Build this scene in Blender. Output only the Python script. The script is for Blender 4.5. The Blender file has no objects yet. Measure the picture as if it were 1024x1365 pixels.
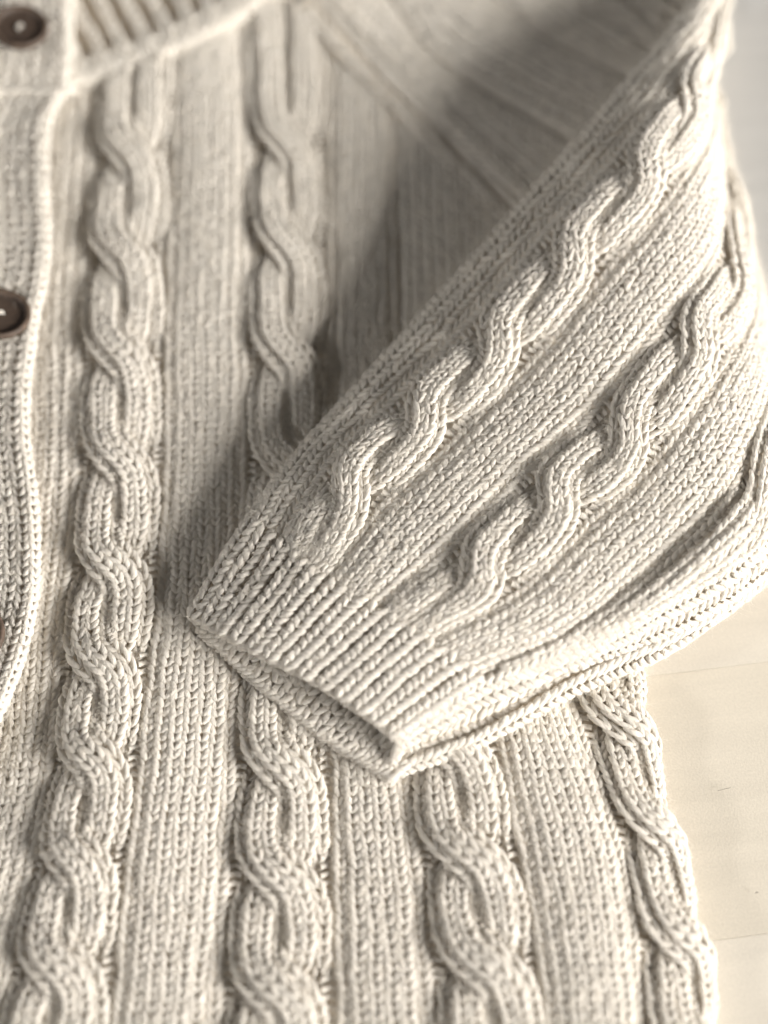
import bpy, math
import numpy as np
rng = np.random.default_rng(7)
scene = bpy.context.scene

# ---------------------------------------------------------------- camera
TILT = math.radians(20.0); VFOV = math.radians(45.0); DIST = 0.412
CZ = 0.015
cam_data = bpy.data.cameras.new('camera'); cam = bpy.data.objects.new('camera', cam_data)
scene.collection.objects.link(cam); scene.camera = cam
CAM = np.array([0.0, -DIST*math.sin(TILT), CZ + DIST*math.cos(TILT)])
cam.location = CAM.tolist(); cam.rotation_euler = (TILT, 0, 0)
cam_data.sensor_fit = 'VERTICAL'; cam_data.lens = 50.0
cam_data.sensor_height = 2*50.0*math.tan(VFOV/2); cam_data.sensor_width = cam_data.sensor_height*0.75
cam_data.clip_start = 0.01; cam_data.clip_end = 20
cam_data.dof.use_dof = True; cam_data.dof.focus_distance = 0.395
cam_data.dof.aperture_fstop = 2.45

# ---------------------------------------------------------------- light
world = bpy.data.worlds.new('World'); scene.world = world; world.use_nodes = True
bg = world.node_tree.nodes['Background']
bg.inputs[0].default_value = (1.0, 0.97, 0.93, 1); bg.inputs[1].default_value = 0.07

def area(name, loc, target, size, power, color, spread=180):
    d = bpy.data.lights.new(name, 'AREA'); d.shape = 'RECTANGLE'; d.size = size[0]; d.size_y = size[1]
    d.energy = power; d.color = color; d.spread = math.radians(spread)
    o = bpy.data.objects.new(name, d); scene.collection.objects.link(o)
    o.location = loc
    from mathutils import Vector
    o.rotation_euler = (Vector(target)-Vector(loc)).to_track_quat('-Z', 'Y').to_euler()
    return o
area('window_light', (2.06, -0.86, 0.92), (0.0, -0.03, 0.01), (1.2, 0.75), 126, (1.0, 0.972, 0.925))
sp = bpy.data.lights.new('sun_patch_light', 'SPOT'); sp.energy = 440; sp.color = (1.0, 0.985, 0.96); sp.shadow_soft_size = 0.34
sp.spot_size = math.radians(8.0); sp.spot_blend = 1.0
spo = bpy.data.objects.new('sun_patch_light', sp); scene.collection.objects.link(spo); spo.location = (-1.6, -0.35, 0.80)
from mathutils import Vector
spo.rotation_euler = (Vector((-0.095, 0.0, 0.012))-spo.location).to_track_quat('-Z', 'Y').to_euler()

scene.view_settings.view_transform = 'Standard'; scene.view_settings.look = 'None'
scene.view_settings.exposure = 0.14; scene.view_settings.gamma = 1.0
scene.view_settings.use_curve_mapping = False
scene.cycles.diffuse_bounces = 5; scene.cycles.max_bounces = 6; scene.cycles.transmission_bounces = 4
scene.cycles.use_denoising = True

# ---------------------------------------------------------------- measuring helpers
FPX = 1365/2/math.tan(VFOV/2)
ct, st = math.cos(TILT), math.sin(TILT)
def U(px, py, z):
    """point of the place seen at photograph position px,py and lying at height z (metres)"""
    px, py, z = np.broadcast_arrays(np.asarray(px, float), np.asarray(py, float), np.asarray(z, float))
    dx = (px-512)/FPX; dy = -(py-682.5)/FPX
    d = np.stack([dx, dy*ct+st, dy*st-ct], -1)
    t = (z-CAM[2])/d[..., 2]
    return CAM + d*t[..., None]
def PX(P):
    q = P-CAM
    x = q[..., 0]; y = q[..., 1]*ct+q[..., 2]*st; w = -(-q[..., 1]*st+q[..., 2]*ct)
    return 512+FPX*x/w, 682.5-FPX*y/w

def herm(xk, yk, x):
    """smooth curve through knots (yk: [..., K] on the first axis K)"""
    xk = np.asarray(xk, float); yk = np.asarray(yk, float); x = np.asarray(x, float)
    h = np.diff(xk); d = np.diff(yk, axis=0)/h.reshape((-1,)+(1,)*(yk.ndim-1))
    m = np.empty_like(yk); m[0] = d[0]; m[-1] = d[-1]
    if len(xk) > 2:
        w0 = (h[1:]/(h[1:]+h[:-1])).reshape((-1,)+(1,)*(yk.ndim-1))
        m[1:-1] = w0*d[:-1]+(1-w0)*d[1:]
    i = np.clip(np.searchsorted(xk, x, side='right')-1, 0, len(h)-1)
    t = (x-xk[i])/h[i]; hh = h[i]
    sh = t.shape+(1,)*(yk.ndim-1)
    t = t.reshape(sh); hh = hh.reshape(sh)
    return ((2*t**3-3*t**2+1)*yk[i]+(t**3-2*t**2+t)*hh*m[i]+(-2*t**3+3*t**2)*yk[i+1]+(t**3-t**2)*hh*m[i+1])

class Patch:
    """a knitted sheet: a = wales across (to the right), s = rows (towards collar or shoulder)"""
    def __init__(self, sk, ak, G, flip=False, res=3, wob=0.0):
        sk = np.asarray(sk, float); ak = np.asarray(ak, float); G = np.asarray(G, float)  # [A,S,3]
        self.s0, self.s1, self.a0, self.a1 = sk[0], sk[-1], ak[0], ak[-1]
        self.ns = int((self.s1-self.s0)*res)+2; self.na = int((self.a1-self.a0)*res*1.4)+2
        s = np.linspace(self.s0, self.s1, self.ns); a = np.linspace(self.a0, self.a1, self.na)
        H = herm(sk, np.swapaxes(G, 0, 1), s)           # [ns,A,3]
        P = herm(ak, np.swapaxes(H, 0, 1), a)           # [na,ns,3]
        if wob:
            aa, ss = np.meshgrid(a, s, indexing='ij')
            P[..., 2] += wob*(np.sin(aa*0.31+ss*0.083+1.1)+np.sin(-aa*0.17+ss*0.121+0.4)+0.6*np.sin(aa*0.52+ss*0.05))
        self.P = P; self.s = s; self.a = a
        da = np.gradient(P, axis=0); ds = np.gradient(P, axis=1)
        n = np.cross(da, ds); n /= np.linalg.norm(n, axis=-1, keepdims=True)+1e-12
        self.N = -n if flip else n
    def ev(self, a, s):
        fa = np.clip((a-self.a0)/(self.a1-self.a0)*(self.na-1), 0, self.na-1.001)
        fs = np.clip((s-self.s0)/(self.s1-self.s0)*(self.ns-1), 0, self.ns-1.001)
        i = fa.astype(int); j = fs.astype(int); u = (fa-i)[..., None]; v = (fs-j)[..., None]
        def bl(X): return (X[i, j]*(1-u)+X[i+1, j]*u)*(1-v)+(X[i, j+1]*(1-u)+X[i+1, j+1]*u)*v
        N = bl(self.N); N = N/(np.linalg.norm(N, axis=-1, keepdims=True)+1e-12)
        return bl(self.P), N

# ---------------------------------------------------------------- materials
def nodes(m):
    m.use_nodes = True; return m.node_tree.nodes, m.node_tree.links
def make_wool(name, base=(0.945, 0.887, 0.80)):
    m = bpy.data.materials.new(name); N, L = nodes(m); b = N['Principled BSDF']
    b.inputs['Roughness'].default_value = 0.85
    b.inputs['Specular IOR Level'].default_value = 0.25
    b.inputs['Sheen Weight'].default_value = 0.2; b.inputs['Sheen Roughness'].default_value = 0.5
    at = N.new('ShaderNodeAttribute'); at.attribute_name = 'yarn'
    sx = N.new('ShaderNodeSeparateXYZ'); L.new(at.outputs['Vector'], sx.inputs[0])
    tw = N.new('ShaderNodeMath'); tw.operation = 'MULTIPLY_ADD'; L.new(sx.outputs[1], tw.inputs[0]); tw.inputs[1].default_value = 0.85; L.new(sx.outputs[0], tw.inputs[2])
    cx = N.new('ShaderNodeMath'); cx.operation = 'MULTIPLY'; L.new(tw.outputs[0], cx.inputs[0]); cx.inputs[1].default_value = 11
    cy = N.new('ShaderNodeMath'); cy.operation = 'MULTIPLY'; L.new(sx.outputs[1], cy.inputs[0]); cy.inputs[1].default_value = 2.2
    cz = N.new('ShaderNodeMath'); cz.operation = 'MULTIPLY'; L.new(sx.outputs[2], cz.inputs[0]); cz.inputs[1].default_value = 91
    cv = N.new('ShaderNodeCombineXYZ')
    for k, c in enumerate((cx, cy, cz)): L.new(c.outputs[0], cv.inputs[k])
    no = N.new('ShaderNodeTexNoise'); no.inputs['Scale'].default_value = 1.0; no.inputs['Detail'].default_value = 3; L.new(cv.outputs[0], no.inputs['Vector'])
    bm = N.new('ShaderNodeBump'); bm.inputs['Strength'].default_value = 0.9; bm.inputs['Distance'].default_value = 0.0005
    L.new(no.outputs[0], bm.inputs['Height']); L.new(bm.outputs[0], b.inputs['Normal'])
    # slight shade differences of the fleece from stitch to stitch and along the fibres
    hs = N.new('ShaderNodeHueSaturation'); hs.inputs['Color'].default_value = (*base, 1)
    mr = N.new('ShaderNodeMapRange'); L.new(sx.outputs[2], mr.inputs[0]); mr.inputs[3].default_value = 0.93; mr.inputs[4].default_value = 1.05
    mf = N.new('ShaderNodeMapRange'); L.new(no.outputs[0], mf.inputs[0]); mf.inputs[1].default_value = 0.3; mf.inputs[2].default_value = 0.7; mf.inputs[3].default_value = 0.90; mf.inputs[4].default_value = 1.06
    mm = N.new('ShaderNodeMath'); mm.operation = 'MULTIPLY'; L.new(mr.outputs[0], mm.inputs[0]); L.new(mf.outputs[0], mm.inputs[1])
    L.new(mm.outputs[0], hs.inputs['Value']); L.new(hs.outputs[0], b.inputs['Base Color'])
    tr = N.new('ShaderNodeBsdfTranslucent'); L.new(hs.outputs[0], tr.inputs[0]); L.new(bm.outputs[0], tr.inputs['Normal'])
    mx = N.new('ShaderNodeMixShader'); mx.inputs[0].default_value = 0.22; L.new(b.outputs[0], mx.inputs[1]); L.new(tr.outputs[0], mx.inputs[2])
    L.new(mx.outputs[0], N['Material Output'].inputs['Surface'])
    return m
WOOL = make_wool('cream_wool_yarn')
def make_back(name):
    m = bpy.data.materials.new(name); N, L = nodes(m); b = N['Principled BSDF']
    b.inputs['Base Color'].default_value = (0.86, 0.78, 0.67, 1); b.inputs['Roughness'].default_value = 0.95
    b.inputs['Specular IOR Level'].default_value = 0.1
    return m
BACK = make_back('cream_wool_back')
def make_fibre():
    m = bpy.data.materials.new('wool_fibre'); N, L = nodes(m); b = N['Principled BSDF']
    b.inputs['Base Color'].default_value = (0.90, 0.85, 0.77, 1); b.inputs['Roughness'].default_value = 0.6
    b.inputs['Specular IOR Level'].default_value = 0.2
    return m
FIBRE = make_fibre()

# ---------------------------------------------------------------- objects
C = scene.collection
def empty(name, loc=(0, 0, 0)):
    o = bpy.data.objects.new(name, None); o.location = loc; C.objects.link(o); return o
def mesh_obj(name, me, mat, parent=None):
    o = bpy.data.objects.new(name, me); C.objects.link(o)
    if mat: me.materials.append(mat)
    if parent is not None: o.parent = parent
    return o
def raw_mesh(name, V, Q, attr=None, smooth=True):
    me = bpy.data.meshes.new(name); V = np.ascontiguousarray(V.reshape(-1, 3), dtype=np.float32); Q = np.ascontiguousarray(Q, dtype=np.int32)
    k = Q.shape[1]
    me.vertices.add(len(V)); me.vertices.foreach_set('co', V.ravel())
    me.loops.add(Q.size); me.loops.foreach_set('vertex_index', Q.ravel())
    me.polygons.add(len(Q)); me.polygons.foreach_set('loop_start', np.arange(0, Q.size, k, dtype=np.int32))
    me.polygons.foreach_set('use_smooth', np.full(len(Q), smooth, dtype=bool))
    if attr is not None:
        at = me.attributes.new('yarn', 'FLOAT_VECTOR', 'POINT'); at.data.foreach_set('vector', np.ascontiguousarray(attr.reshape(-1, 3), dtype=np.float32).ravel())
    me.update(calc_edges=True); me.validate()
    return me

cardigan = empty('cardigan', (0, 0, 0))
cardigan['label'] = 'cream cable-knit wool cardigan with brown buttons, one sleeve folded across its front'
cardigan['category'] = 'cardigan'

W, R = 0.0047, 0.0030        # wale pitch, row pitch (metres)
FUZZ = []                    # (points, normals, tangents) fibres grow from
class Yarn:
    """collects strands of yarn and builds them as one mesh"""
    def __init__(self, sides=8, rings=7, lobes=0.0): self.s = sides; self.r = rings; self.lobes = lobes; self.v = []; self.at = []
    def add(self, Cn, Nr, rad, seed=None):
        """Cn [L,T,3] centre lines, Nr [L,T,3] sheet normals, rad [L,T]"""
        if len(Cn) == 0: return
        Ln, T, _ = Cn.shape
        tg = np.gradient(Cn, axis=1); tg /= np.linalg.norm(tg, axis=-1, keepdims=True)+1e-12
        sd = np.cross(tg, Nr); sd /= np.linalg.norm(sd, axis=-1, keepdims=True)+1e-12
        up = np.cross(sd, tg)
        S = self.s+1
        th = -math.pi/2+np.linspace(0, 2*math.pi, S)
        t = np.linspace(0, 1, T)
        rnd = rng.random(Ln)
        ph = 3*th[None, None, :]+(rnd*6.28)[:, None, None]+(t*7.5)[None, :, None]
        rr = rad[:, :, None]*(1+self.lobes*np.cos(ph))
        V = Cn[:, :, None, :]+rr[..., None]*(np.cos(th)[None, None, :, None]*sd[:, :, None, :]+0.80*np.sin(th)[None, None, :, None]*up[:, :, None, :])
        A = np.empty(V.shape); A[..., 0] = np.linspace(0, 1, S)[None, None, :]; A[..., 1] = t[None, :, None]*1.0; A[..., 2] = rnd[:, None, None]
        self.v.append(V); self.at.append(A)
        m = rng.integers(1, T-1, Ln); ii = np.arange(Ln)
        FUZZ.append((Cn[ii, m]+up[ii, m]*rad[ii, m][:, None]*0.9, up[ii, m], sd[ii, m], tg[ii, m]))
    def mesh(self, name):
        vs, ats, qs, base = [], [], [], 0
        for V, A in zip(self.v, self.at):
            Ln, T, S, _ = V.shape
            idx = np.arange(Ln*T*S).reshape(Ln, T, S)+base
            q = np.stack([idx[:, :-1, :-1], idx[:, :-1, 1:], idx[:, 1:, 1:], idx[:, 1:, :-1]], -1).reshape(-1, 4)
            vs.append(V.reshape(-1, 3)); ats.append(A.reshape(-1, 3)); qs.append(q); base += Ln*T*S
        return raw_mesh(name, np.concatenate(vs), np.concatenate(qs), np.concatenate(ats))
    def build(self, name, parent, mat=None):
        if not self.v: return None
        o = mesh_obj(name, self.mesh(name), mat or WOOL, parent); return o

def zero(s): return np.zeros_like(s)
def wale(y, patch, rows, af, nf=None, k=0.0, wd=1.0, keep=None, rad=0.00122, kn=None, spread=1.0, bow=0.58, W_=W, R_=R):
    """one column of V stitches following af(s); k = offset across a strand, in wales"""
    rows = np.asarray(rows, float)
    T = y.r; t = np.linspace(0, 1, T)
    L = 1.30
    p1, p2, p3 = rng.random(3)*6.28
    rows = rows+0.07*np.sin(rows*0.41+p1)+0.05*np.sin(rows*1.3+p2)
    for sgn in (-1, 1):
        jit = rng.normal(0, 1, (len(rows), 4))
        s = rows[:, None]+(t*L-0.30)[None, :]+jit[:, :1]*0.045
        e = 0.02
        a = af(s); da = (af(s+e)-af(s-e))/(2*e)
        ta, ts = da*W_, np.full_like(s, R_); ln = np.hypot(ta, ts); ta /= ln; ts /= ln
        lat = 0.05+0.40*np.sin(np.clip(t, 0, 1)*math.pi/2)**0.9*spread
        o = (k*wd+sgn*lat[None, :]*wd+jit[:, 1:2]*0.022)*W_
        a = a+ts*o/W_+0.05*np.sin(s*0.33+p3)+0.035*np.sin(s*0.9+p1); s2 = s-ta*o/R_
        n = (nf(s) if nf else 0.0)+(kn or 0.0)
        arch = (np.sin(math.pi*(0.18+0.74*t))-0.55-0.35*t**2)*0.00105*bow
        P, Nr = patch.ev(a, s2)
        P = P+Nr*(n+arch[None, :]+jit[:, 2:3]*0.00009)[..., None]
        r = rad*(0.42+0.58*np.sin(math.pi*(0.10+0.82*t))**0.6)[None, :]*(1+0.08*jit[:, 3:4])*min(1.0, 0.55+0.45*wd)
        if keep is not None:
            x, yy = PX(P[:, T//2]); kk = keep(x, yy); P, Nr, r = P[kk], Nr[kk], r[kk]
        y.add(P, Nr, r)

def bars(y, patch, rows, af, half=0.5, n0=-0.0018, n1=-0.0008, rad=0.0010, keep=None, nf=None):
    """cross bars of purl stitches lying deep in a groove"""
    rows = np.asarray(rows, float); T = y.r; t = np.linspace(-1, 1, T)
    jit = rng.normal(0, 1, (len(rows), 3))
    s = rows[:, None]+0.12*np.cos(t*3)[None, :]+jit[:, :1]*0.06
    a = af(s)+(t*half)[None, :]
    P, Nr = patch.ev(a, s)
    n = n0+(n1-n0)*(t**2)[None, :]+jit[:, 1:2]*0.0001
    if nf: n = n+nf(s)
    P = P+Nr*n[..., None]
    r = np.full((len(rows), T), rad)*(1+0.08*jit[:, 2:3])
    if keep is not None:
        x, yy = PX(P[:, T//2]); kk = keep(x, yy); P, Nr, r = P[kk], Nr[kk], r[kk]
    y.add(P, Nr, r)

def cable(y, patch, rows, cf, phase, amp, wd, sharp, H=0.0022, B=0.0018, lift=0.0008, keep=None, fade=None):
    """two strands of four wales that cross over, the left one always in front on its way down"""
    for st_ in (0, 1):
        def g(s):
            q = phase(s)+st_
            return cf(s)+amp*np.tanh(sharp*np.sin(math.pi*q))/math.tanh(sharp)
        def n(s):
            q = phase(s)+st_
            d = np.cos(math.pi*q)
            return lift+np.sign(d)*np.abs(d)**2.2*np.where(d > 0, H, H*1.35)
        for k in (-1.5, -0.5, 0.5, 1.5):
            wale(y, patch, rows, g, lambda s, k=k: (n(s)+B*(0.6-0.5*k*k))*(fade(s) if fade else 1.0), k=k, wd=wd, keep=keep, rad=0.00112)

def backing(name, patch, depth, parent, keep=None, step=1, mat=None):
    na, ns = patch.na, patch.ns
    aa = patch.a[::step]; P = patch.P[::step, ::step]; Nn = patch.N[::step, ::step]
    d = depth(aa)[:, None, None]
    V = P-Nn*d
    n1, n2 = V.shape[:2]; idx = np.arange(n1*n2).reshape(n1, n2)
    q = np.stack([idx[:-1, :-1], idx[1:, :-1], idx[1:, 1:], idx[:-1, 1:]], -1).reshape(-1, 4)
    if keep is not None:
        x, yy = PX(V.reshape(-1, 3)); kk = keep(x, yy); q = q[kk[q].all(1)]
    used = np.unique(q); mp = np.full(n1*n2, -1); mp[used] = np.arange(len(used))
    me = raw_mesh(name, V.reshape(-1, 3)[used], mp[q])
    return mesh_obj(name, me, mat or BACK, parent)

# ================================================================= table
def make_board(tone, name):
    m = bpy.data.materials.new(name); N, L = nodes(m); b = N['Principled BSDF']
    b.inputs['Roughness'].default_value = 0.55; b.inputs['Specular IOR Level'].default_value = 0.3
    tc = N.new('ShaderNodeTexCoord'); mp = N.new('ShaderNodeMapping'); mp.inputs['Scale'].default_value = (6, 90, 30)
    L.new(tc.outputs['Object'], mp.inputs[0])
    no = N.new('ShaderNodeTexNoise'); no.inputs['Scale'].default_value = 1.3; no.inputs['Detail'].default_value = 5; no.inputs['Roughness'].default_value = 0.6
    L.new(mp.outputs[0], no.inputs['Vector'])
    fi = N.new('ShaderNodeTexNoise'); fi.inputs['Scale'].default_value = 1400; fi.inputs['Detail'].default_value = 2; L.new(tc.outputs['Object'], fi.inputs['Vector'])
    cr = N.new('ShaderNodeValToRGB'); cr.color_ramp.elements[0].position = 0.3; cr.color_ramp.elements[1].position = 0.72
    cr.color_ramp.elements[0].color = (*[c*0.965 for c in tone], 1); cr.color_ramp.elements[1].color = (*[min(1, c*1.06) for c in tone], 1)
    L.new(no.outputs[0], cr.inputs[0])
    hs = N.new('ShaderNodeHueSaturation'); L.new(cr.outputs[0], hs.inputs['Color'])
    mr = N.new('ShaderNodeMapRange'); L.new(fi.outputs[0], mr.inputs[0]); mr.inputs[1].default_value = 0.25; mr.inputs[2].default_value = 0.75; mr.inputs[3].default_value = 0.93; mr.inputs[4].default_value = 1.06
    L.new(mr.outputs[0], hs.inputs['Value']); L.new(hs.outputs[0], b.inputs['Base Color'])
    bm = N.new('ShaderNodeBump'); bm.inputs['Strength'].default_value = 0.15; bm.inputs['Distance'].default_value = 0.0004
    L.new(fi.outputs[0], bm.inputs['Height']); L.new(bm.outputs[0], b.inputs['Normal'])
    return m
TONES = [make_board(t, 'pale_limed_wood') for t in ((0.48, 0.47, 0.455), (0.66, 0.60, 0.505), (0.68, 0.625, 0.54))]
table = empty('table_top', (0, 0, -0.001)); table['kind'] = 'structure'
seamA = U(830, 906, 0.0); seamB = U(1024, 882, 0.0)
ang = math.atan2(seamB[1]-seamA[1], seamB[0]-seamA[0]); BW = 0.0835
import bmesh
def board_mesh(l, w, h, bev):
    bm = bmesh.new(); bmesh.ops.create_cube(bm, size=1)
    for v in bm.verts: v.co.x *= l; v.co.y *= w; v.co.z = v.co.z*h-h/2
    bmesh.ops.bevel(bm, geom=[e for e in bm.edges if all(v.co.z > -h/2 for v in e.verts)], offset=bev, segments=2, affect='EDGES', profile=0.5)
    me = bpy.data.meshes.new('board'); bm.to_mesh(me); bm.free()
    for p in me.polygons: p.use_smooth = False
    return me
bme = board_mesh(1.5, BW-0.00004, 0.018, 0.00012)
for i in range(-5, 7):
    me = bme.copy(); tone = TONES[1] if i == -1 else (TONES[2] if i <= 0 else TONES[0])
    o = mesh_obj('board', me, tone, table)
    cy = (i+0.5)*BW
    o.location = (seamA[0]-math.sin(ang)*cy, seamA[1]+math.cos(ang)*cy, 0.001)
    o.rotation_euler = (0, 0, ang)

# ================================================================= body of the cardigan
YK = np.linspace(U(512, 1440, 0.012)[1], U(512, -70, 0.012)[1], 16)
def line(pts, z):
    pts = np.array(pts, float); zz = np.interp(pts[:, 1], [150, 1000], z) if isinstance(z, tuple) else np.full(len(pts), z)
    P = U(pts[:, 0], pts[:, 1], zz); o = np.argsort(P[:, 1]); P = P[o]
    def ex(col):
        y = np.clip(YK, P[0, 1], P[-1, 1]); v = herm(P[:, 1], P[:, col], y)
        lo = (P[1, col]-P[0, col])/(P[1, 1]-P[0, 1]); hi = (P[-1, col]-P[-2, col])/(P[-1, 1]-P[-2, 1])
        return v+np.where(YK < P[0, 1], (YK-P[0, 1])*lo, 0)+np.where(YK > P[-1, 1], (YK-P[-1, 1])*hi, 0)
    return np.stack([ex(0), YK, ex(2)], -1)
pL1 = [(133, 120), (128, 200), (120, 290), (113, 400), (112, 560), (104, 700), (86, 850), (75, 1000), (53, 1130), (26, 1250), (2, 1365)]
pL0 = [(x-125, y) for x, y in pL1]
pL2 = [(227, 90), (222, 250), (215, 400), (213, 550), (209, 700), (198, 850), (186, 950), (172, 1080), (156, 1200), (138, 1365)]
pL3 = [(329, 30), (337, 200), (335, 400), (333, 600), (330, 750), (322, 930), (318, 1080), (310, 1200), (300, 1365)]
pL4 = [(432, 50), (430, 250), (432, 430), (433, 600), (434, 800), (435, 1000), (437, 1150), (440, 1365)]
pL5 = [(528, 100), (532, 250), (537, 430), (540, 650), (545, 850), (553, 1050), (570, 1180), (588, 1365)]
pL6 = [(615, 100), (622, 300), (628, 500), (635, 700), (648, 900), (660, 1000), (685, 1130), (705, 1250), (720, 1365)]
pL7 = [(720, 100), (725, 300), (735, 500), (745, 700), (762, 880), (776, 950), (802, 1020), (832, 1120), (855, 1240), (864, 1365)]
pL8 = [(790, 100), (800, 300), (810, 500), (820, 700), (842, 880), (866, 985), (882, 1080), (915, 1185), (938, 1280), (946, 1365)]
pL9 = [(x-6, y+4) for x, y in pL8]
mm = 0.001
bk = [('L0', pL0, 8.5), ('L1', pL1, 12.5), ('L2', pL2, 13.5), ('L3', pL3, (12.3, 12.5)), ('L4', pL4, (9, 12.5)), ('L5', pL5, (5, 13)), ('L6', pL6, (3.2, 13)), ('L7', pL7, (3, 11)), ('L8', pL8, 5.0), ('L9', pL9, 0.3)]
bG = [line(p, tuple(q*mm for q in z) if isinstance(z, tuple) else z*mm) for _, p, z in bk]
aB = [0, 6.9, 12.2, 18.6, 23.9, 29.4, 34.7, 41.7, 46.2, 47.8]
SB = (YK-YK[0])/R
body = Patch(SB, aB, bG, wob=0.0006)
nrowsB = int(SB[-1])-1
def raglan_x(y): return np.interp(y, [-60, 0, 20, 90, 170, 250, 300, 420], [345, 400, 418, 482, 562, 640, 690, 810])
def collar_y(x): return np.interp(x, [0, 90, 150, 220, 290, 345, 420], [130, 116, 102, 76, 42, 2, -60])
def keep_body(x, y):
    return ((x < raglan_x(y)-6) | (y > 420)) & (y > collar_y(x)-4) & (y < 1420) & (x > -45)
def depthB(a):
    d = np.full_like(a, 0.0006)
    for i in (1, 3, 5, 7):
        c0, c1 = aB[i], (aB[i+1] if i < 7 else 46.4)
        d = np.maximum(d, 0.0028*np.clip(np.minimum(a-c0+0.45, c1+0.45-a)/0.35, 0, 1))
    return np.where(a > 46.6, 0.001, d)
front = backing('front_panel', body, depthB, cardigan, keep=lambda x, y: ((x < raglan_x(y)+4) | (y > 420)) & (y > collar_y(x)-10), step=2)
front['label'] = 'front of the cardigan with four vertical cables and plain knit panels'
rowsB = np.arange(1, nrowsB, 0.9)

def panel(y, patch, a0, a1, n, rows, keep=None, edge=0.0009, lf=None, **kw):
    for i in range(n):
        f = (i+0.5)/n; wd = (a1-a0)/n
        drop = -edge*max(0.0, abs(2*f-1)-0.45)/0.55*1.5
        ph = rng.random()*0.0
        wale(y, patch, rows+ph, (lambda s, c=a0+f*(a1-a0): c+zero(s)), k=0, wd=wd, keep=keep, kn=drop, **kw)

def pxrow(patch, a, ys):
    """row number where column a of a sheet is seen at photograph heights ys"""
    s = np.linspace(patch.s0, patch.s1, 1500); P, _ = patch.ev(np.full_like(s, a), s); _, y = PX(P)
    return np.interp(ys, y[::-1], s[::-1])
def phaser(rowsdown):
    """phase: whole numbers at the given crossing rows, counted downwards (rows fall)"""
    r = np.array(rowsdown, float); d0 = r[0]-r[1]; d1 = r[-2]-r[-1]
    r = np.concatenate([[r[0]+3*d0, r[0]+2*d0, r[0]+d0], r, [r[-1]-d1, r[-1]-2*d1, r[-1]-3*d1]])
    ph = np.arange(len(r))-3.0
    return lambda s: np.interp(s, r[::-1], ph[::-1])
def keep_low(x, y): return keep_body(x, y) & (y > 560)
BS, BR_ = 7, 6
crossB = {1: [205, 340, 476, 613, 752, 884, 1010, 1144, 1284], 3: [196, 331, 476, 616, 752, 886, 1022, 1166, 1318],
          5: [190, 330, 470, 610, 745, 868, 995, 1138, 1284], 7: [835, 968, 1104, 1252, 1400]}
for j, i in enumerate((0, 2, 4, 6)):
    y = Yarn(BS, BR_, 0.12)
    n = (8, 7, 6, 8)[j]
    panel(y, body, aB[i]+(0.0 if i == 0 else 0.34), aB[i+1]-0.34, n, rowsB, keep=keep_body if i < 6 else keep_low, bow=0.5)
    y.build('stockinette_panel', front)
y = Yarn(BS, BR_, 0.12); panel(y, body, aB[5]+0.25, aB[7], 14, rowsB, rad=0.0015, bow=0.3, keep=lambda x, y: keep_body(x, y) & (y <= 566)); y.build('stockinette_panel', front)
for i in (1, 3, 5, 7):
    a0, a1 = aB[i], (aB[i+1] if i < 7 else aB[7]+5.3)
    c = (a0+a1)/2
    y = Yarn(BS, BR_, 0.12)
    ph = phaser(pxrow(body, c if i < 7 else aB[7]+2.5, crossB[i]))
    top = pxrow(body, c, (560 if i == 5 else crossB[i][0]-68)) if i < 7 else 1e9
    php = (lambda s, ph=ph, top=top: ph(np.minimum(s, top)))
    cable(y, body, rowsB, lambda s, c=c: c+zero(s), php, 1.22, 0.76, 1.75, keep=keep_low if i >= 5 else keep_body, B=0.0019, H=0.0024, lift=0.0013)
    y.build('cable', front)
    y = Yarn(5, 5)
    bars(y, body, rowsB, lambda s, c=a0: c+zero(s), half=0.46, keep=keep_body)
    y.build('purl_groove', front)
    if i < 7:
        y = Yarn(5, 5); bars(y, body, rowsB, lambda s, c=a1: c+zero(s), half=0.46, keep=keep_low if i >= 5 else keep_body); y.build('purl_groove', front)

# ================================================================= sleeve
KS = np.array([-1.0, 10, 20, 32, 44, 56, 68, 80, 92, 104])
def gl(pts, z):
    pts = np.array(pts, float); return U(pts[:, 0], pts[:, 1], np.array(z)*mm)
e0 = [(250, 824), (330, 692), (395, 606), (495, 494), (595, 383), (690, 276), (785, 168), (868, 72), (932, -5), (990, -75)]
em = [(x+24, y+20) for x, y in e0]
AL = [(290, 846), (374, 728), (436, 627), (535, 528), (632, 430), (730, 314), (828, 206), (900, 112), (948, 40), (985, -40)]
AR = [(342, 873), (428, 771), (502, 676), (603, 580), (705, 478), (801, 362), (893, 252), (946, 165), (945, 100), (950, 30)]
BL = [(408, 906), (507, 817), (604, 735), (703, 636), (803, 545), (897, 427), (963, 334), (968, 240), (950, 170), (950, 90)]
BR = [(462, 940), (565, 853), (680, 790), (782, 692), (872, 606), (962, 480), (1004, 395), (992, 300), (965, 220), (960, 140)]
CL = [(520, 981), (634, 904), (752, 852), (868, 768), (973, 664), (1026, 560), (1030, 470), (1005, 370), (975, 280), (965, 200)]
F1 = [(531, 994), (650, 928), (772, 884), (892, 820), (1000, 742), (1060, 650), (1050, 540), (1015, 430), (985, 330), (970, 240)]
F2 = [(530, 1012), (652, 960), (772, 908), (896, 848), (1012, 782), (1070, 700), (1055, 590), (1018, 470), (990, 380), (975, 280)]
F3 = [(522, 1040), (640, 996), (760, 932), (882, 868), (1010, 792), (1062, 712), (1048, 610), (1010, 500), (985, 400), (972, 300)]
F4 = [(488, 1012), (600, 970), (720, 912), (845, 846), (970, 770), (1030, 700), (1020, 610), (990, 500), (970, 400), (960, 310)]
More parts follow.
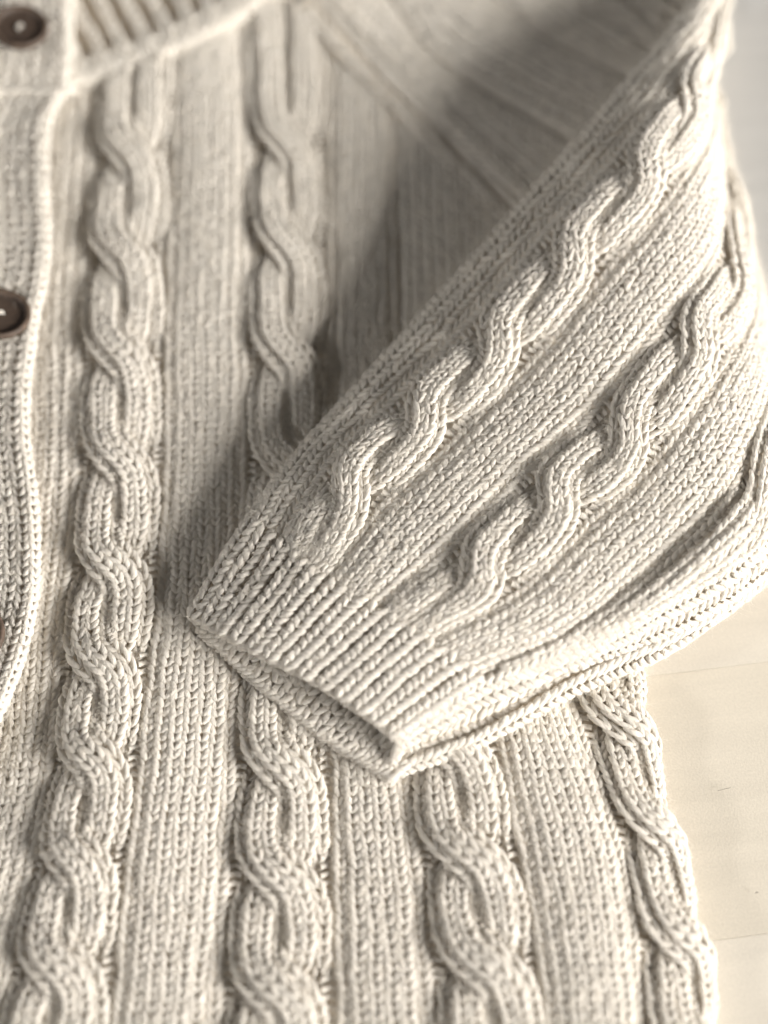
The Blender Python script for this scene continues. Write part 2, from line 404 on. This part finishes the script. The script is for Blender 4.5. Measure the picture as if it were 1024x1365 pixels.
zs = {'em': [13, 13, 13, 13, 13, 13, 13, 13, 10, 6], 'e0': [19, 21, 22, 23, 25, 29, 34, 34, 29, 18],
      'AL': [24, 27, 30, 32, 35, 41, 47, 48, 38, 18], 'AR': [26.5, 30.5, 33, 35, 38, 43, 47, 38, 16, 6],
      'BL': [27.5, 32, 35, 37, 39, 42, 38, 20, 6, 3], 'BR': [27.5, 32, 35, 37, 39, 38, 25, 9, 3, 2],
      'CL': [25, 29, 31, 34, 36, 30, 16, 5, 2, 1], 'F1': [22.5, 25.5, 26, 27.5, 29, 23, 12, 4, 2, 1],
      'F2': [19, 20, 20.5, 20.5, 20, 15, 8, 3, 1.5, 1], 'F3': [15.5, 15, 14.5, 14, 12, 9, 4, 2, 1, .5], 'F4': [12.5, 12.5, 11.5, 9.5, 7, 5, 2, 1, 0.5, .3]}
names = ['em', 'e0', 'AL', 'AR', 'BL', 'BR', 'CL', 'F1', 'F2', 'F3', 'F4']
aS = [-2.2, 0.0, 3.4, 7.9, 13.9, 18.4, 24.4, 28.2, 30.2, 32.2, 34.2]
sG = [gl(p, zs[n]) for n, p in zip(names, [em, e0, AL, AR, BL, BR, CL, F1, F2, F3, F4])]
for i_ in (7, 8, 9): sG[i_] = sG[i_]+np.random.default_rng(i_).normal(0, 0.0011, sG[i_].shape)
sleeve = Patch(KS, aS, sG, res=4)
AI = dict(zip(names, aS))
def depthS(a):
    d = np.full_like(a, 0.0006)
    for c0, c1 in ((AI['AL'], AI['AR']), (AI['BL'], AI['BR']), (AI['CL'], AI['F1']-0.3)):
        d = np.maximum(d, 0.0022*np.clip(np.minimum(a-c0+0.35, c1+0.35-a)/0.35, 0, 1))
    d = np.where((a > AI['F1']+0.2) & (a < AI['F3']+1), 0.0020, d)
    return d
slv = backing('sleeve', sleeve, depthS, cardigan, step=2)
slv['label'] = 'sleeve folded across the front with three diagonal cables and a ribbed cuff'
SS, SR = 12, 7
LOB = 0.20
rowsS = np.arange(10, 102, 0.92)
# plain panels
for (a0, a1, n) in ((-2.2, AI['AL']-0.16, 7), (AI['AR']+0.16, AI['BL']-0.16, 7), (AI['BR']+0.16, AI['CL']-0.12, 7)):
    y = Yarn(SS, SR, LOB); panel(y, sleeve, a0, a1, n, rowsS, edge=0.0010, rad=0.00112, bow=0.75); y.build('stockinette_panel', slv)
# cables
for (l, r, cr, amp, wd) in (('AL', 'AR', [92, 80, 68, 56, 44, 32, 20], 1.12, 0.62), ('BL', 'BR', [92, 80, 68, 56, 44, 32, 20], 1.12, 0.62), ('CL', 'F1', [94, 79, 63, 46], 0.98, 0.52)):
    y = Yarn(SS, SR, LOB); c = (AI[l]+AI[r])/2
    p0 = phaser(cr)
    last = cr[-1]
    ph = (lambda s, p0=p0, last=last: np.where(s < last-6, p0(np.full_like(s, last-6.0)), p0(s)))
    if l != 'CL':
        cable(y, sleeve, rowsS, lambda s, c=c: c+zero(s), ph, amp, wd, 1.8, H=0.0019, B=0.0016, lift=0.0007, fade=lambda s: np.clip((s-9)/11, 0.05, 1))
    else:   # one plump lobe that dives under the strand crossing at the bend of the arm
        for k in (-2, -1, 0, 1, 2):
            wale(y, sleeve, np.arange(13, 49), lambda s: c-0.35+zero(s), nf=lambda s, k=k: 0.0004+0.0028*np.clip((s-18)/20, 0, 1)+0.0030*(0.6-0.34*k*k)*np.clip((s-20)/16, 0, 1)-0.0055*np.clip((s-42)/6, 0, 1)**2, k=k, wd=0.66, rad=0.00116)
        for k in (-1.5, -0.5, 0.5, 1.5):
            wale(y, sleeve, np.arange(40, 100), lambda s: c-0.1+1.15*np.tanh((47-s)/3.2), nf=lambda s: 0.0008+0.0016*np.exp(-((s-48)/5)**2)-0.0045*np.clip((45-s)/5, 0, 1), k=k, wd=0.62, kn=0.0018*(0.6-0.5*k*k), rad=0.00112)
    y.build('cable', slv)
    y = Yarn(6, 5)
    bars(y, sleeve, rowsS[2:], lambda s, c=AI[l]: c+zero(s), half=0.5, n0=-0.0013)
    y.build('purl_groove', slv); y = Yarn(6, 5)
    bars(y, sleeve, rowsS[2:], lambda s, c=AI[r]: c+zero(s), half=0.5, n0=-0.0013)
    y.build('purl_groove', slv)
# the stitches rolling round the lower fold; every other one lies lower towards the cuff
for i_ in range(5):
    c = AI['F1']-0.15+1.4*i_; y = Yarn(SS, SR, LOB)
    wale(y, sleeve, np.arange(0, 98, 0.94), lambda s, c=c: c+zero(s), nf=(lambda s: -0.0022*np.clip((34-s)/16, 0, 1)) if i_ % 2 else (lambda s: 0.0003*np.clip((34-s)/16, 0, 1)), wd=1.42, rad=0.00118)
    y.build('fold_chain', slv)
y = Yarn(SS, SR, LOB); wale(y, sleeve, np.arange(-0.5, 27, 0.94), lambda s: 26.3+zero(s), wd=2.7, kn=0.0006, rad=0.0012); y.build('fold_chain', slv)
# cuff ribs
NR = 14
fa_ = np.linspace(-0.9, AI['CL']-0.4, 400); pr_, _ = sleeve.ev(fa_, np.full(400, 4.0))
cum = np.concatenate([[0], np.cumsum(np.linalg.norm(np.diff(pr_, axis=0), axis=1))])
ribc = np.interp(np.linspace(0, cum[-1], NR), cum, fa_)          # ribs at even distances round the cuff
ribw = np.gradient(ribc)
for c, w_ in zip(ribc, ribw):
    y = Yarn(SS, SR, LOB)
    wale(y, sleeve, np.arange(-0.5, 10.3, 0.93), lambda s, c=c: c+zero(s), nf=lambda s: 0.0009*np.clip((12.5-s)/4, 0, 1), wd=min(1.9, 0.74*w_), rad=0.00132)
    y.build('rib', slv)
y = Yarn(6, 5)
for c in (ribc[1:]+ribc[:-1])/2: bars(y, sleeve, np.arange(-0.5, 10), lambda s, c=c: c+zero(s), half=0.62, n0=-0.0014, n1=-0.0006)
y.build('purl_groove', slv)
# rolled cast-on edge of the cuff
def edge_roll(name, patch, a0, a1, s, n, parent, rad=0.00125, step=0.62, amp=0.35, keep=None, sides=10):
    y = Yarn(sides, 7, 0.08); c = np.arange(a0, a1, step); t = np.linspace(0, 1, 7)
    jit = rng.normal(0, 1, (len(c), 2))
    a = c[:, None]+(t*step*1.7)[None, :]; ss = s+amp*(t-0.5)[None, :]*1.6+jit[:, :1]*0.05
    P, Nr = patch.ev(a, ss+zero(a)); P = P+Nr*(n+0.0006*np.sin(math.pi*t)[None, :]+jit[:, 1:]*0.0001)[..., None]
    y.add(P, Nr, rad*(0.5+0.5*np.sin(math.pi*(0.08+0.84*t))**0.6)[None, :]*np.ones((len(c), 1)))
    return y.build(name, parent)
edge_roll('cast_on_edge', sleeve, -1.2, AI['F3'], -0.55, -0.0004, slv, rad=0.0011)
edge_roll('cast_on_edge', sleeve, -1.2, AI['F3'], -0.7, -0.0015, slv, rad=0.0011)

y = Yarn(8, 6, 0.1)
for c in (24.6, 26.2, 27.8, 29.4, 31.0, 32.6): wale(y, sleeve, np.arange(-0.5, 11), lambda s, c=c: c+zero(s), wd=1.4, kn=-0.0032, rad=0.0014)
y.build('cuff_inside', slv)
for q in (-0.9, -0.5): edge_roll('cast_on_edge', sleeve, AI['CL'], AI['F3']+0.3, q, -0.0008, slv, rad=0.0014)
# lower layer of the cuff, seen through the opening
lk = np.array([-1.0, 8, 18])
U3 = gl([(262, 842), (340, 715), (402, 630)], [16, 16, 16]); U2 = gl([(332, 906), (420, 790), (500, 690)], [15.8, 16, 16])
U1 = gl([(430, 986), (530, 880), (610, 780)], [15.8, 16, 16]); U0 = gl([(518, 1040), (625, 955), (720, 890)], [17, 17, 17])
lower = Patch(lk, [0, 7.5, 17, 26], [U3, U2, U1, U0])
cuff2 = backing('cuff_lower_layer', lower, lambda a: np.full_like(a, 0.0016), cardigan, step=2)
lc = np.linspace(0.2, 25.6, 17)
for c in lc:
    y = Yarn(10, 7, LOB); wale(y, lower, np.arange(-0.5, 9), lambda s, c=c: c+zero(s), wd=1.3, kn=0.0003, rad=0.0012); y.build('rib', cuff2)
y = Yarn(6, 5)
for c in (lc[1:]+lc[:-1])/2: bars(y, lower, np.arange(-0.5, 9), lambda s, c=c: c+zero(s), half=0.6, n0=-0.0017, n1=-0.0006)
y.build('purl_groove', cuff2)
edge_roll('cast_on_edge', lower, -0.3, 25.8, -0.6, 0.0000, cuff2, rad=0.00095)
edge_roll('cast_on_edge', lower, -0.3, 25.8, -0.75, -0.0014, cuff2, rad=0.00095)

# ================================================================= shoulder and raglan seam
g = [[(405, -10), (500, 95), (600, 195), (700, 300), (800, 400)], [(465, -20), (545, 70), (640, 150), (740, 230), (840, 310)],
     [(505, -20), (570, 70), (655, 125), (745, 178), (850, 250)], [(570, -20), (640, 40), (720, 85), (800, 130), (900, 200)],
     [(640, -20), (690, 25), (760, 65), (830, 100), (900, 150)], [(720, -45), (770, 5), (820, 40), (870, 70), (930, 110)],
     [(860, -110), (925, -70), (960, -40), (975, 0), (975, 60)]]
gz = [[10.5, 7.5, 5, 3.6, 3], [9.5, 7, 5, 3.5, 3], [8.5, 6, 4, 3, 2.8], [9, 7, 5, 3.6, 3], [8, 6, 4, 3.2, 3], [9, 7, 5, 4, 3], [8, 6.5, 5, 4, 3]]
gd = [gl(p, z)[::-1] for p, z in zip(g, gz)]   # rows run from the fold towards the neck
shoulder = Patch([0, 11, 22, 33, 44], [0, 4, 7, 10.5, 13.5, 17, 21], gd)
for c_ in (7.0, 13.5): shoulder.P[..., 2] -= 0.0024*np.exp(-((shoulder.a-c_)/0.38)**2)[:, None]
sh = backing('shoulder', shoulder, lambda a: np.full_like(a, 0.0011), cardigan, step=2)
y = Yarn(6, 6); panel(y, shoulder, 0.3, 20.7, 20, np.arange(0, 43), edge=0.0, rad=0.0020, bow=0.15); y.build('stockinette_panel', sh)
rg = np.array([(400, 0), (418, 20), (482, 90), (562, 170), (640, 250), (690, 300), (760, 370)], float)
rs = np.array([0, 2, 9, 17, 25, 30, 37.0])
rz = np.array([11, 10.6, 8.4, 6, 4.4, 3.8, 3.4])
rp = [gl(rg+np.array([dx, -dx*0.9]), rz+z)[::-1] for dx, z in ((-13, -0.2), (0, 0.6), (13, 0.2), (26, 0.6), (37, 0.0))]
rag = Patch(37-rs[::-1], [0, 1.1, 2.2, 3.3, 4.4], rp)
rgo = backing('raglan_seam', rag, lambda a: np.full_like(a, 0.0012), cardigan)
for c in (0.9, 3.3):
    y = Yarn(6, 6); wale(y, rag, np.arange(0, 36), lambda s, c=c: c+zero(s), wd=1.0, kn=0.0005); y.build('seam_chain', rgo)

# ================================================================= placket, neckband and collar
pk = np.array([(95, 112), (72, 150), (63, 250), (66, 330), (48, 440), (36, 550), (50, 700), (46, 810), (26, 890), (2, 950), (-50, 1050)], float)
ps = np.array([0, 4, 12, 19, 28, 37, 49.5, 59, 66, 72, 81.0])
def pl(dx, z): return gl(pk+np.array([dx, 0]), np.full(11, z))[::-1]
plk = Patch(81-ps[::-1], [0, 2.2, 4.2, 5.2, 6.0, 6.7], [pl(-110, 18.5), pl(-62, 17.5), pl(-26, 18.5), pl(-8, 19.2), pl(0, 16), pl(-12, 12)], wob=0.0003)
pko = backing('button_placket', plk, lambda a: np.full_like(a, 0.0012), cardigan)
pko['label'] = 'button band with a rolled wavy edge'
y = Yarn(BS, BR_, 0.12); panel(y, plk, 0.2, 5.0, 5, np.arange(0, 80), edge=0.0, rad=0.00108); y.build('stockinette_panel', pko)
y = Yarn(BS, BR_, 0.12)
for c in (5.4, 6.2): wale(y, plk, np.arange(0, 80), lambda s, c=c: c+zero(s), wd=0.75, rad=0.00115, kn=0.0002)
y.build('rolled_edge', pko)
# neckband above the placket
nk = [gl([(x0, 122), (x1, 70), (x2, 10), (x3, -50)], [z0, z0+1.5, z0+2, z0+1]) for x0, x1, x2, x3, z0 in ((-30, -28, -26, -24, 18.5), (20, 24, 24, 24, 18), (60, 66, 66, 64, 18.5), (86, 88, 88, 86, 18.6), (97, 97, 97, 95, 15), (84, 86, 86, 84, 11))]
nb = Patch([0, 4.5, 9.7, 15], [0, 2.7, 4.9, 6.2, 7.0, 7.8], nk)
nbo = backing('neckband_end', nb, lambda a: np.full_like(a, 0.0012), cardigan)
y = Yarn(BS, BR_, 0.12); panel(y, nb, 0, 6.2, 6, np.arange(0, 14), edge=0.0)
for c in (6.5, 7.2): wale(y, nb, np.arange(0, 14), lambda s, c=c: c+zero(s), wd=0.75)
y.build('stockinette_panel', nbo)
edge_roll('pick_up_edge', nb, 0, 6.8, -0.2, 0.0004, nbo, sides=8)
# collar
c0 = np.array([(70, 122), (105, 114), (150, 102), (220, 76), (290, 42), (345, 4), (400, -40)], float)
ca = np.array([0, 2.6, 6.0, 11.4, 17, 21.8, 27.0])
def cl(dx, dy, z): return gl(c0+np.array([dx, dy]), np.full(7, z))
cg = [cl(4, 6, 12.5), cl(-3, -10, 15.8), cl(-9, -26, 15.5), cl(-19, -50, 14), cl(-36, -80, 13.0), cl(-54, -115, 13)]
cG = np.swapaxes(np.array(cg), 0, 1)
col = Patch([-0.6, 1, 2.5, 5, 8, 11.5], ca, cG)
cb = backing('collar', col, lambda a: np.full_like(a, 0.0026), cardigan)
cb['label'] = 'ribbed neckband standing up along the neckline'
y = Yarn(6, 6)
for c in np.arange(0.4, 26.6, 1.0): wale(y, col, np.arange(-0.6, 2.6), lambda s, c=c: c+zero(s), wd=0.95)
y.build('pick_up_edge', cb)
for c in np.arange(0.9, 26.6, 2.3):
    y = Yarn(6, 6); wale(y, col, np.arange(2.2, 11), lambda s, c=c: c+zero(s), wd=1.15, kn=0.0004); y.build('rib', cb)

# ================================================================= buttons
def make_wood(name, base):
    m = bpy.data.materials.new(name); N, L = nodes(m); b = N['Principled BSDF']; b.inputs['Roughness'].default_value = 0.62
    tc = N.new('ShaderNodeTexCoord'); mp = N.new('ShaderNodeMapping'); mp.inputs['Scale'].default_value = (150, 900, 300); L.new(tc.outputs['Object'], mp.inputs[0])
    no = N.new('ShaderNodeTexNoise'); no.inputs['Scale'].default_value = 1; no.inputs['Detail'].default_value = 4; L.new(mp.outputs[0], no.inputs['Vector'])
    cr = N.new('ShaderNodeValToRGB'); cr.color_ramp.elements[0].position = 0.35; cr.color_ramp.elements[1].position = 0.7
    cr.color_ramp.elements[0].color = (*[c*0.55 for c in base], 1); cr.color_ramp.elements[1].color = (*[c*1.3 for c in base], 1)
    L.new(no.outputs[0], cr.inputs[0]); L.new(cr.outputs[0], b.inputs['Base Color'])
    return m
WOOD = make_wood('dark_brown_wood', (0.075, 0.05, 0.036)); BURN = make_wood('burnt_groove', (0.012, 0.008, 0.006))
def lathe(prof, seg=48, holes=False):
    prof = np.array(prof); th = np.linspace(0, 2*math.pi, seg, endpoint=False)
    V = np.stack([prof[:, None, 0]*np.cos(th), prof[:, None, 0]*np.sin(th), np.repeat(prof[:, 1:2], seg, 1)], -1)
    n = len(prof); idx = np.arange(n*seg).reshape(n, seg); nx = np.roll(idx, -1, 1)
    return V.reshape(-1, 3), np.stack([idx[:-1], nx[:-1], nx[1:], idx[1:]], -1).reshape(-1, 4)
RIM = make_wood('lighter_rim_wood', (0.115, 0.078, 0.056))  # rim in a lighter brown than the button face
RB = 0.0104
def make_button():
    prof = [(0.0002, -0.0014), (RB*0.8, -0.0014), (RB*0.97, -0.0006), (RB, 0.0004), (RB*0.985, 0.0014), (RB*0.94, 0.0020), (RB*0.87, 0.0019), (RB*0.81, 0.0010), (RB*0.78, 0.0006), (RB*0.6, 0.0004), (RB*0.3, 0.0002), (0.0002, 0.0001)]
    V, Q = lathe(prof); return raw_mesh('button', V, Q)
def ring_dash(k, n=22):
    a0 = 2*math.pi*k/n; a = np.linspace(a0, a0+2*math.pi/n*0.55, 4); r0, r1 = RB*0.66, RB*0.72
    V = np.concatenate([np.stack([r0*np.cos(a), r0*np.sin(a), np.full(4, 0.00058)], -1), np.stack([r1*np.cos(a), r1*np.sin(a), np.full(4, 0.00068)], -1)])
    return V, np.array([[i, i+4, i+5, i+1] for i in range(3)])[:, ::-1]
dv, dq, b_ = [], [], 0
for k in range(22):
    V, Q = ring_dash(k); dv.append(V); dq.append(Q+b_); b_ += len(V)
dash_me = raw_mesh('dash_groove', np.concatenate(dv), np.concatenate(dq)); but_me = make_button(); but_me.materials.append(WOOD); dash_me.materials.append(BURN)
rv, rq = lathe([(RB*0.90, -0.0007), (RB*1.01, 0.0003), (RB*1.005, 0.0014), (RB*0.96, 0.00215), (RB*0.88, 0.0021), (RB*0.81, 0.0012)]); rim_me = raw_mesh('rim', rv, rq); rim_me.materials.append(RIM)
hv, hq = lathe([(0.00078, 0.00045), (0.0006, 0.0005), (0.0001, 0.00048)], 14); hole_me = raw_mesh('thread_hole', hv, hq); hole_me.materials.append(BURN)
def thread_mesh():
    y = Yarn(8, 9, 0.1); t = np.linspace(-1, 1, 9); Pn = []
    for off in (-0.00035, 0.00035):
        Pn.append(np.stack([t*0.0013, np.full(9, off)+0.0002*t, 0.0004+0.0012*(1-t**4)], -1))
    Pn = np.array(Pn); Nr = np.zeros_like(Pn); Nr[..., 2] = 1
    y.add(Pn, Nr, np.full((2, 9), 0.00042)); FUZZ.pop(); return y.mesh('thread')
thread_me = thread_mesh(); thread_me.materials.append(WOOL)
def button(px, py, z, tilt, spin):
    o = bpy.data.objects.new('button', but_me); C.objects.link(o); o.parent = cardigan
    o.location = U(px, py, z*mm).tolist(); o.rotation_euler = (tilt[0], tilt[1], spin)
    for me, nm in ((dash_me, 'dash_groove'), (thread_me, 'thread'), (rim_me, 'rim')):
        c = bpy.data.objects.new(nm, me); C.objects.link(c); c.parent = o
    for sx in (-1, 1):
        c = bpy.data.objects.new('thread_hole', hole_me); C.objects.link(c); c.parent = o; c.location = (sx*0.0014, 0, 0)
button(27, 38, 25.2, (math.radians(4), math.radians(8), 0), 0.9)
button(0, 420, 24.2, (math.radians(-4), math.radians(14), 0), 0.4)
button(-39, 846, 23.4, (math.radians(-4), math.radians(10), 0), 0.2)

# ================================================================= loose fibres standing off the yarn
P0 = np.concatenate([f[0] for f in FUZZ]); N0 = np.concatenate([f[1] for f in FUZZ]); S0 = np.concatenate([f[2] for f in FUZZ]); T0 = np.concatenate([f[3] for f in FUZZ])
npt = 6
def fibres(NF, up, along, mean, lo, r0, r1, curl):
    pick = rng.integers(0, len(P0), NF)
    p = P0[pick]; d = N0[pick]*rng.uniform(*up, (NF, 1))+S0[pick]*rng.normal(0, 0.7, (NF, 1))+T0[pick]*rng.normal(0, along, (NF, 1))
    p = p+S0[pick]*rng.normal(0, 0.0005, (NF, 1))-N0[pick]*0.0002+T0[pick]*rng.normal(0, 0.0008, (NF, 1))
    d /= np.linalg.norm(d, axis=1, keepdims=True); ln = rng.gamma(3.0, mean/3, NF)+lo
    cur = rng.normal(0, 1, (NF, 3)); pts = np.empty((NF, npt, 3)); pts[:, 0] = p
    for k in range(1, npt):
        pts[:, k] = pts[:, k-1]+d*(ln/(npt-1))[:, None]
        d = d+cur*curl+rng.normal(0, 0.16, (NF, 3))-N0[pick]*0.10; d /= np.linalg.norm(d, axis=1, keepdims=True)
    return pts, rng.uniform(r0, r1, (NF, 1))*np.linspace(1.0, 0.5, npt)[None, :]
fa = fibres(190000, (0.05, 0.8), 1.2, 0.0013, 0.0006, 0.000022, 0.000042, 0.18)    # short ones that hug the yarn
fb = fibres(36000, (0.3, 1.0), 0.8, 0.0030, 0.0015, 0.000015, 0.000028, 0.25)      # long ones that stand off
pts = np.concatenate([fa[0], fb[0]]); rad = np.concatenate([fa[1], fb[1]]).astype(np.float32); NF = len(pts)
hc = bpy.data.hair_curves.new('fuzz'); hc.add_curves([npt]*NF)
hc.attributes['position'].data.foreach_set('vector', pts.astype(np.float32).ravel()) if 'position' in hc.attributes else None
ra = hc.attributes.get('radius') or hc.attributes.new('radius', 'FLOAT', 'POINT')
ra.data.foreach_set('value', rad.ravel())
fz = bpy.data.objects.new('fuzz', hc); C.objects.link(fz); hc.materials.append(FIBRE); fz.parent = cardigan; fz['kind'] = 'stuff'

# ================================================================= stray hairs and lint
DARK = bpy.data.materials.new('dark_hair'); N, L = nodes(DARK); N['Principled BSDF'].inputs['Base Color'].default_value = (0.035, 0.022, 0.015, 1); N['Principled BSDF'].inputs['Roughness'].default_value = 0.4
def strand(name, P, rad, label, cat):
    P = np.array(P); n = 24; x = np.linspace(0, len(P)-1, n); Cn = herm(np.arange(len(P)), P, x)[None]
    Nr = np.zeros_like(Cn); Nr[..., 2] = 1; y = Yarn(6, n); y.add(Cn, Nr, np.full((1, n), rad)); FUZZ.pop()
    loc = P.mean(0); y.v[0] = y.v[0]-loc
    o = y.build(name, None, DARK); o.location = loc.tolist(); o['label'] = label; o['category'] = cat
def on_sleeve(px, py, h):
    x, y = PX(sleeve.P); d = (x-px)**2+(y-py)**2+np.where(sleeve.N[..., 2] > 0.3, 0, 1e9); i, j = np.unravel_index(np.argmin(d), d.shape)
    return sleeve.P[i, j]+sleeve.N[i, j]*h
strand('stray_hair', [on_sleeve(x, y, 0.0032) for x, y in ((329, 829), (348, 824), (372, 808), (392, 780), (402, 758), (405, 738))], 0.00006, 'thin dark curved hair lying on the cuff ribs', 'hair')
strand('lint_fibre', [U(957, 1054, .0012), U(965, 1052, .0013), U(974, 1050, .0012)], 0.00006, 'short dark fibre lying on the pale table beside the cardigan', 'fibre')

strand('lint_speck', [U(1007, 1191, .0012), U(1009, 1189, .0013), U(1011, 1190, .0012)], 0.00010, 'tiny dark speck of lint on the pale table near the photo edge', 'lint')
